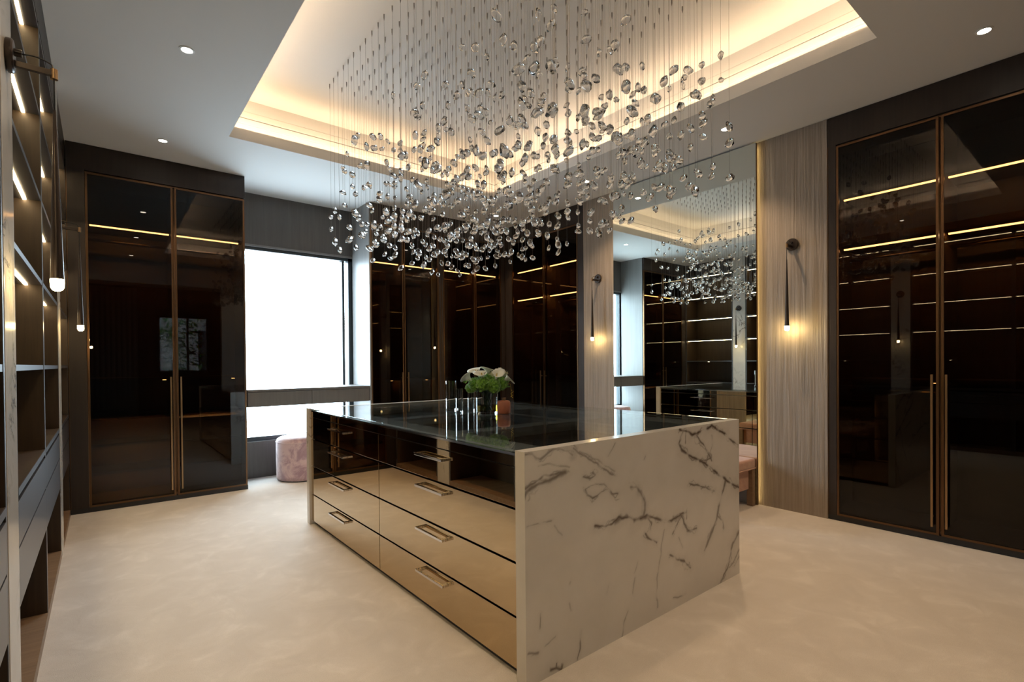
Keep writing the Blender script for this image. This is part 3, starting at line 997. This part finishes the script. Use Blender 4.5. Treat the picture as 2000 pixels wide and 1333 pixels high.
def calla(base, tip, roll, size):
    """a furled spathe: funnel whose rim flares and ends in a curled point, plus a yellow spadix"""
    ax = (tip - base).normalized()
    u = ax.orthogonal().normalized()
    v = ax.cross(u)
    u2 = u * math.cos(roll) + v * math.sin(roll)
    v2 = ax.cross(u2)
    Ln = (tip - base).length
    nu, nv = 24, 9
    vs, fs = [], []
    for j in range(nv):
        t = j / (nv - 1)
        for i in range(nu):
            a = -2.85 + 5.7 * i / (nu - 1)
            lip = (0.5 + 0.5 * math.cos(a))
            rad = size * (0.10 + 0.34 * t ** 1.3 + 0.30 * t ** 4)
            h = Ln * (t * 0.72 + 0.42 * lip ** 2.2 * t ** 2)
            out = rad * (1 + 0.55 * lip * t ** 3)
            drop = -0.22 * size * t ** 6 * (0.4 + lip)
            p = base + ax * (h + drop) + (u2 * math.cos(a) + v2 * math.sin(a)) * out
            vs.append(tuple(p))
    for j in range(nv - 1):
        for i in range(nu - 1):
            q = j * nu + i
            fs.append((q, q + 1, q + nu + 1, q + nu))
    me = bpy.data.meshes.new('calla_lily')
    me.from_pydata(vs, [], fs)
    for p in me.polygons:
        p.use_smooth = True
    o = link('calla_lily', me, M['petal'], bq)
    md = o.modifiers.new('thickness', 'SOLIDIFY')
    md.thickness = 0.0015
    MB().tube([tuple(base + ax * Ln * 0.15), tuple(base + ax * Ln * 0.7)], size * 0.06, 8).build('spadix', M['yellow'], o, smooth=True)
    st = [tuple(P3(0, 0, 0.03) * 0.5 + base * 0.0 + Vector((0, 0, 0.0))), tuple((P3(0, 0, 0.12) + base) * 0.5), tuple(base)]
    MB().tube(st, 0.0035, 6).build('stem', M['leaf'], o, smooth=True)
    return o


calla(P3(-0.085, -0.04, 0.20), P3(-0.150, -0.05, 0.255), 0.4, 0.046)
calla(P3(-0.045, -0.01, 0.235), P3(-0.085, -0.02, 0.305), 1.2, 0.048)
calla(P3(-0.020, -0.06, 0.22), P3(-0.035, -0.09, 0.285), 2.0, 0.048)
calla(P3(0.000, 0.00, 0.24), P3(0.008, -0.01, 0.312), 2.8, 0.048)
calla(P3(0.105, -0.02, 0.21), P3(0.165, -0.02, 0.240), 3.4, 0.046)
calla(P3(0.06, -0.06, 0.22), P3(0.075, -0.10, 0.280), 5.2, 0.044)


def rose(c, rad, seed):
    rr = random.Random(seed)
    vs, fs = [], []
    for k in range(16):
        ring = k // 5
        a = k * 2.4 + rr.uniform(-0.2, 0.2)
        R0 = rad * (0.25 + 0.25 * ring)
        n, m2 = 6, 5
        i0 = len(vs)
        for j in range(m2):
            t = j / (m2 - 1)
            for i in range(n):
                s = (i / (n - 1) - 0.5) * (1.7 - 0.2 * ring)
                rr_ = R0 * (0.35 + 0.75 * t + 0.15 * t * t)
                z = -rad * 0.7 + rad * (1.4 - 0.22 * ring) * t - rad * 0.35 * (2 * abs(s) / 1.7) ** 2 * t
                vs.append(tuple(c + Vector((rr_ * math.cos(a + s), rr_ * math.sin(a + s), z))))
        for j in range(m2 - 1):
            for i in range(n - 1):
                q = i0 + j * n + i
                fs.append((q, q + 1, q + n + 1, q + n))
    me = bpy.data.meshes.new('rose_bloom')
    me.from_pydata(vs, [], fs)
    for p in me.polygons:
        p.use_smooth = True
    return link('rose_bloom', me, M['cream'], bq)


for k, (r, b, z, rad) in enumerate([(0.065, 0.0, 0.268, 0.036), (0.108, 0.02, 0.262, 0.034), (0.085, 0.06, 0.275, 0.034), (0.035, -0.02, 0.255, 0.028)]):
    rose(P3(r, b, z), rad, 40 + k)
# stems in the water and small leaves
mb = MB()
for k in range(11):
    a = rnd.uniform(0, 6.28)
    r0 = rnd.uniform(0.0, 0.045)
    a2 = a + PI + rnd.uniform(-0.5, 0.5)
    mb.tube([(r0 * math.cos(a2), r0 * math.sin(a2), 0.02), (0.01 * math.cos(a), 0.01 * math.sin(a), 0.10), (0.05 * math.cos(a), 0.05 * math.sin(a), 0.185)], 0.0035, 6)
tag(mb.build('stem_bundle', M['leaf'], bq, smooth=True), 'crossing green stems inside the vase')
vs, fs = [], []
for k in range(90):
    a = rnd.uniform(0, 6.28)
    r0 = rnd.uniform(0.07, 0.15)
    z = rnd.uniform(0.145, 0.22)
    c = Vector((r0 * math.cos(a), r0 * math.sin(a), z))
    d = Vector((math.cos(a) + rnd.uniform(-.6, .6), math.sin(a) + rnd.uniform(-.6, .6), rnd.uniform(-0.7, 0.7))).normalized()
    s = d.orthogonal().normalized()
    l = rnd.uniform(0.016, 0.034)
    i = len(vs)
    vs += [tuple(c), tuple(c + d * l * .5 + s * l * .28), tuple(c + d * l), tuple(c + d * l * .5 - s * l * .28)]
    fs.append((i, i + 1, i + 2, i + 3))
me = bpy.data.meshes.new('small_leaves')
me.from_pydata(vs, [], fs)
o = link('small_leaves', me, principled('fresh_leaf', (0.13, 0.30, 0.04), 0.5), bq)
o['kind'] = 'stuff'
mb = MB()
for k in range(7):
    p = P3(0.165 + rnd.uniform(-0.008, 0.008), -0.01 + rnd.uniform(-0.01, 0.01), 0.10 + 0.008 * k)
    mb.lathe([(0, p.z - 0.004), (0.004, p.z), (0, p.z + 0.004)], p.x, p.y, 6)
mb.tube([tuple(P3(0.10, 0, 0.2)), tuple(P3(0.155, -0.01, 0.19)), tuple(P3(0.165, -0.01, 0.10))], 0.0012, 5)
tag(mb.build('trailing_buds', M['yellow'], bq), 'trailing sprig with tiny yellow buds')

# terracotta bottle
bt = empty('terracotta_bottle', (2.025, 2.585, ZT))
tag(bt, 'squat terracotta diffuser bottle beside the flower vase', 'bottle')
smooth_by_angle(MB().lathe([(0, 0), (0.038, 0), (0.042, 0.004), (0.043, 0.05), (0.042, 0.074), (0.037, 0.083), (0.02, 0.087), (0, 0.087)], seg=36).build('bottle_body', M['terracotta'], bt), 50)
smooth_by_angle(MB().lathe([(0, 0.087), (0.013, 0.087), (0.013, 0.098), (0.015, 0.099), (0.015, 0.103), (0.009, 0.103), (0.009, 0.097), (0, 0.097)], seg=24).build('bottle_neck', M['brass'], bt), 40)

# ------------------------------------------------------------------ chandelier
ch = empty('pebble_chandelier', (2.115, 2.73, 3.40))
tag(ch, 'chandelier of hundreds of clear glass pebbles on fine wires above the island', 'chandelier')
chl = Vector(ch.location)


def pebble_mesh(seed, sub=2):
    bm = bmesh.new()
    bmesh.ops.create_icosphere(bm, subdivisions=sub, radius=1.0)
    rr = random.Random(seed)
    off = Vector((rr.uniform(0, 50), rr.uniform(0, 50), rr.uniform(0, 50)))
    sx, sy, sz = rr.uniform(0.70, 0.95), rr.uniform(0.60, 0.85), rr.uniform(0.95, 1.30)
    for v in bm.verts:
        n = mnoise.noise(v.co * 1.1 + off) * 0.34 + mnoise.noise(v.co * 2.4 + off) * 0.13
        v.co = v.co * (1 + n)
        v.co.x *= sx
        v.co.y *= sy
        v.co.z *= sz
    me = bpy.data.meshes.new('glass_pebble')
    bm.to_mesh(me)
    bm.free()
    for p in me.polygons:
        p.use_smooth = True
    me.materials.append(M['crystal'])
    return me


PEB = [pebble_mesh(s, 3) for s in range(7)]
PEBL = [pebble_mesh(s, 2) for s in range(7)]
rc = random.Random(23)
peb = []
wires = MB()
hooks = MB()
NXC, NYC = 15, 26
for i in range(NXC):
    for j in range(NYC):
        x = 1.412 + i * 0.1005
        y = 3.985 - j * 0.1005
        jx, jy = x + rc.uniform(-0.006, 0.006), y + rc.uniform(-0.006, 0.006)
        near = max(0.0, (2.75 - y) / 1.25)
        zlo = 2.03 + 0.17 * near + 0.05 * (abs(x - 2.1) / 0.7)
        n = 1 + (rc.random() < 0.85) + (rc.random() < 0.30)
        zz = []
        for k in range(n):
            u = rc.random()
            z = zlo + (2.93 - zlo) * u ** 2.0 + rc.uniform(-0.07, 0.05)
            if all(abs(z - q) > 0.075 for q in zz):
                zz.append(z)
        for z in zz:
            s = rc.uniform(0.0195, 0.0275)
            peb.append((jx, jy, z, s, rc.randrange(7), (rc.uniform(-0.9, 0.9), rc.uniform(-0.9, 0.9), rc.uniform(0, 6.28))))
        zb = min(zz) + 0.02
        a, b = jx - chl.x, jy - chl.y
        wires.tube([(a, b, zb - chl.z), (a, b, -0.035)], 0.0009, 4, cap=False)
        hooks.tube([(a, b, -0.040), (a, b, -0.022), (a, b, 0.0)], [0.0015, 0.0042, 0.0042], 6)
wires.build('hanging_wires', M['wire'], ch)['kind'] = 'stuff'
hooks.build('ceiling_pins', M['hook'], ch)['kind'] = 'stuff'


def seen(p):
    q = Rm @ (Vector((p[0], p[1], p[2])) - Vector((0, 0, 1.2)))
    u, v = 1000 + 988.8 * q.x / q.z, 717.2 + 988.8 * q.y / q.z
    return -5 < u < 2005 and -5 < v < 1338, q.z


order = sorted(range(len(peb)), key=lambda k: (not seen(peb[k])[0], seen(peb[k])[1] / peb[k][3]))
single = set(order[:300])
rest_v, rest_f = [], []
for k, (x, y, z, s, mi, rot) in enumerate(peb):
    mw = Matrix.Translation((x - chl.x, y - chl.y, z - chl.z)) @ (Matrix.Rotation(rot[2], 4, 'Z') @ Matrix.Rotation(rot[1], 4, 'Y') @ Matrix.Rotation(rot[0], 4, 'X')) @ Matrix.Scale(s, 4)
    if k in single:
        o = bpy.data.objects.new('glass_pebble', PEB[mi])
        COL.objects.link(o)
        o.parent = ch
        o.matrix_local = mw
    else:
        me = PEBL[mi]
        n = len(rest_v)
        rest_v += [tuple(mw @ v.co) for v in me.vertices]
        rest_f += [tuple(n + i for i in p.vertices) for p in me.polygons]
me = bpy.data.meshes.new('more_glass_pebbles')
me.from_pydata(rest_v, [], rest_f)
for p in me.polygons:
    p.use_smooth = True
link('more_glass_pebbles', me, M['crystal'], ch)['kind'] = 'stuff'

# ------------------------------------------------------------------ behind the viewer, seen in the dark glass only
mb = MB()
nseg = 60
for k in range(nseg):
    x0, x1 = -0.30 + 0.95 * k / nseg, -0.30 + 0.95 * (k + 1) / nseg
    y0, y1 = -3.46 + 0.03 * math.sin(k * 1.05), -3.46 + 0.03 * math.sin((k + 1) * 1.05)
    n = len(mb.v)
    mb.v += [(x0, y0, 0.02), (x1, y1, 0.02), (x1, y1, 2.95), (x0, y0, 2.95)]
    mb.f.append((n, n + 1, n + 2, n + 3))
o = mb.build('long_curtain', M['curtain'], smooth=True)
md = o.modifiers.new('thickness', 'SOLIDIFY')
md.thickness = 0.006
tag(o, 'long grey pleated curtain in the room behind, faint in the wardrobe glass', 'curtain')

# outside the rear window: white house and tree; height, wings and overhang added to block sky
struct(tag(box('ground', -4, 7, -9.0, -3.7, -0.1, -0.02, M['wall']), 'paved courtyard outside the rear window'))
hs = empty('neighbour_house', (1.5, -8.0, 0))
tag(hs, 'white rendered house across the courtyard, seen only as a reflection; height, wings and overhang added to block sky', 'building')
MB().box(-5.5, 5.5, -0.3, 0.0, -0.02, 11.0).build('wall', M['render'], hs)  # height raised to keep sky light off the rear window
MB().box(-5.5, -4.0, 0.0, 4.3, -0.02, 11.0).box(4.0, 5.5, 0.0, 4.3, -0.02, 11.0).build('sky_block_wing', M['render'], hs)  # unseen side walls added to close off sky light
MB().box(-4.0, 4.0, 0.3, 4.3, 3.6, 3.8).build('sky_block_slab', M['render'], hs)  # unseen overhang added to cut skylight entering from above
for wx, wz in ((-1.2, 1.2), (0.9, 1.0), (2.0, 0.4)):
    MB().box(wx, wx + 0.7, 0.0, 0.03, wz, wz + 1.3).build('window', M['frame'], hs)
tr = empty('courtyard_tree', (1.2, -5.6, -0.02))
tag(tr, 'leafy courtyard tree, seen only as a reflection in the wardrobe glass', 'tree')
MB().tube([(0, 0, 0), (0.05, 0, 1.2), (-0.1, 0.05, 2.6)], [0.06, 0.05, 0.03], 8).build('trunk', M['plinthwood'], tr, smooth=True)
vs, fs = [], []
rt = random.Random(5)
for k in range(900):
    c = Vector((rt.gauss(0, 0.75), rt.gauss(0, 0.4), rt.uniform(0.7, 3.2)))
    if c.y > 1.5:
        continue
    d = Vector((rt.uniform(-1, 1), rt.uniform(-1, 1), rt.uniform(-0.8, 0.3))).normalized()
    q = d.orthogonal().normalized()
    l = rt.uniform(0.12, 0.26)
    i = len(vs)
    vs += [tuple(c), tuple(c + d * l * .5 + q * l * .16), tuple(c + d * l), tuple(c + d * l * .5 - q * l * .16)]
    fs.append((i, i + 1, i + 2, i + 3))
me = bpy.data.meshes.new('foliage')
me.from_pydata(vs, [], fs)
link('foliage', me, M['leaf'], tr)['kind'] = 'stuff'
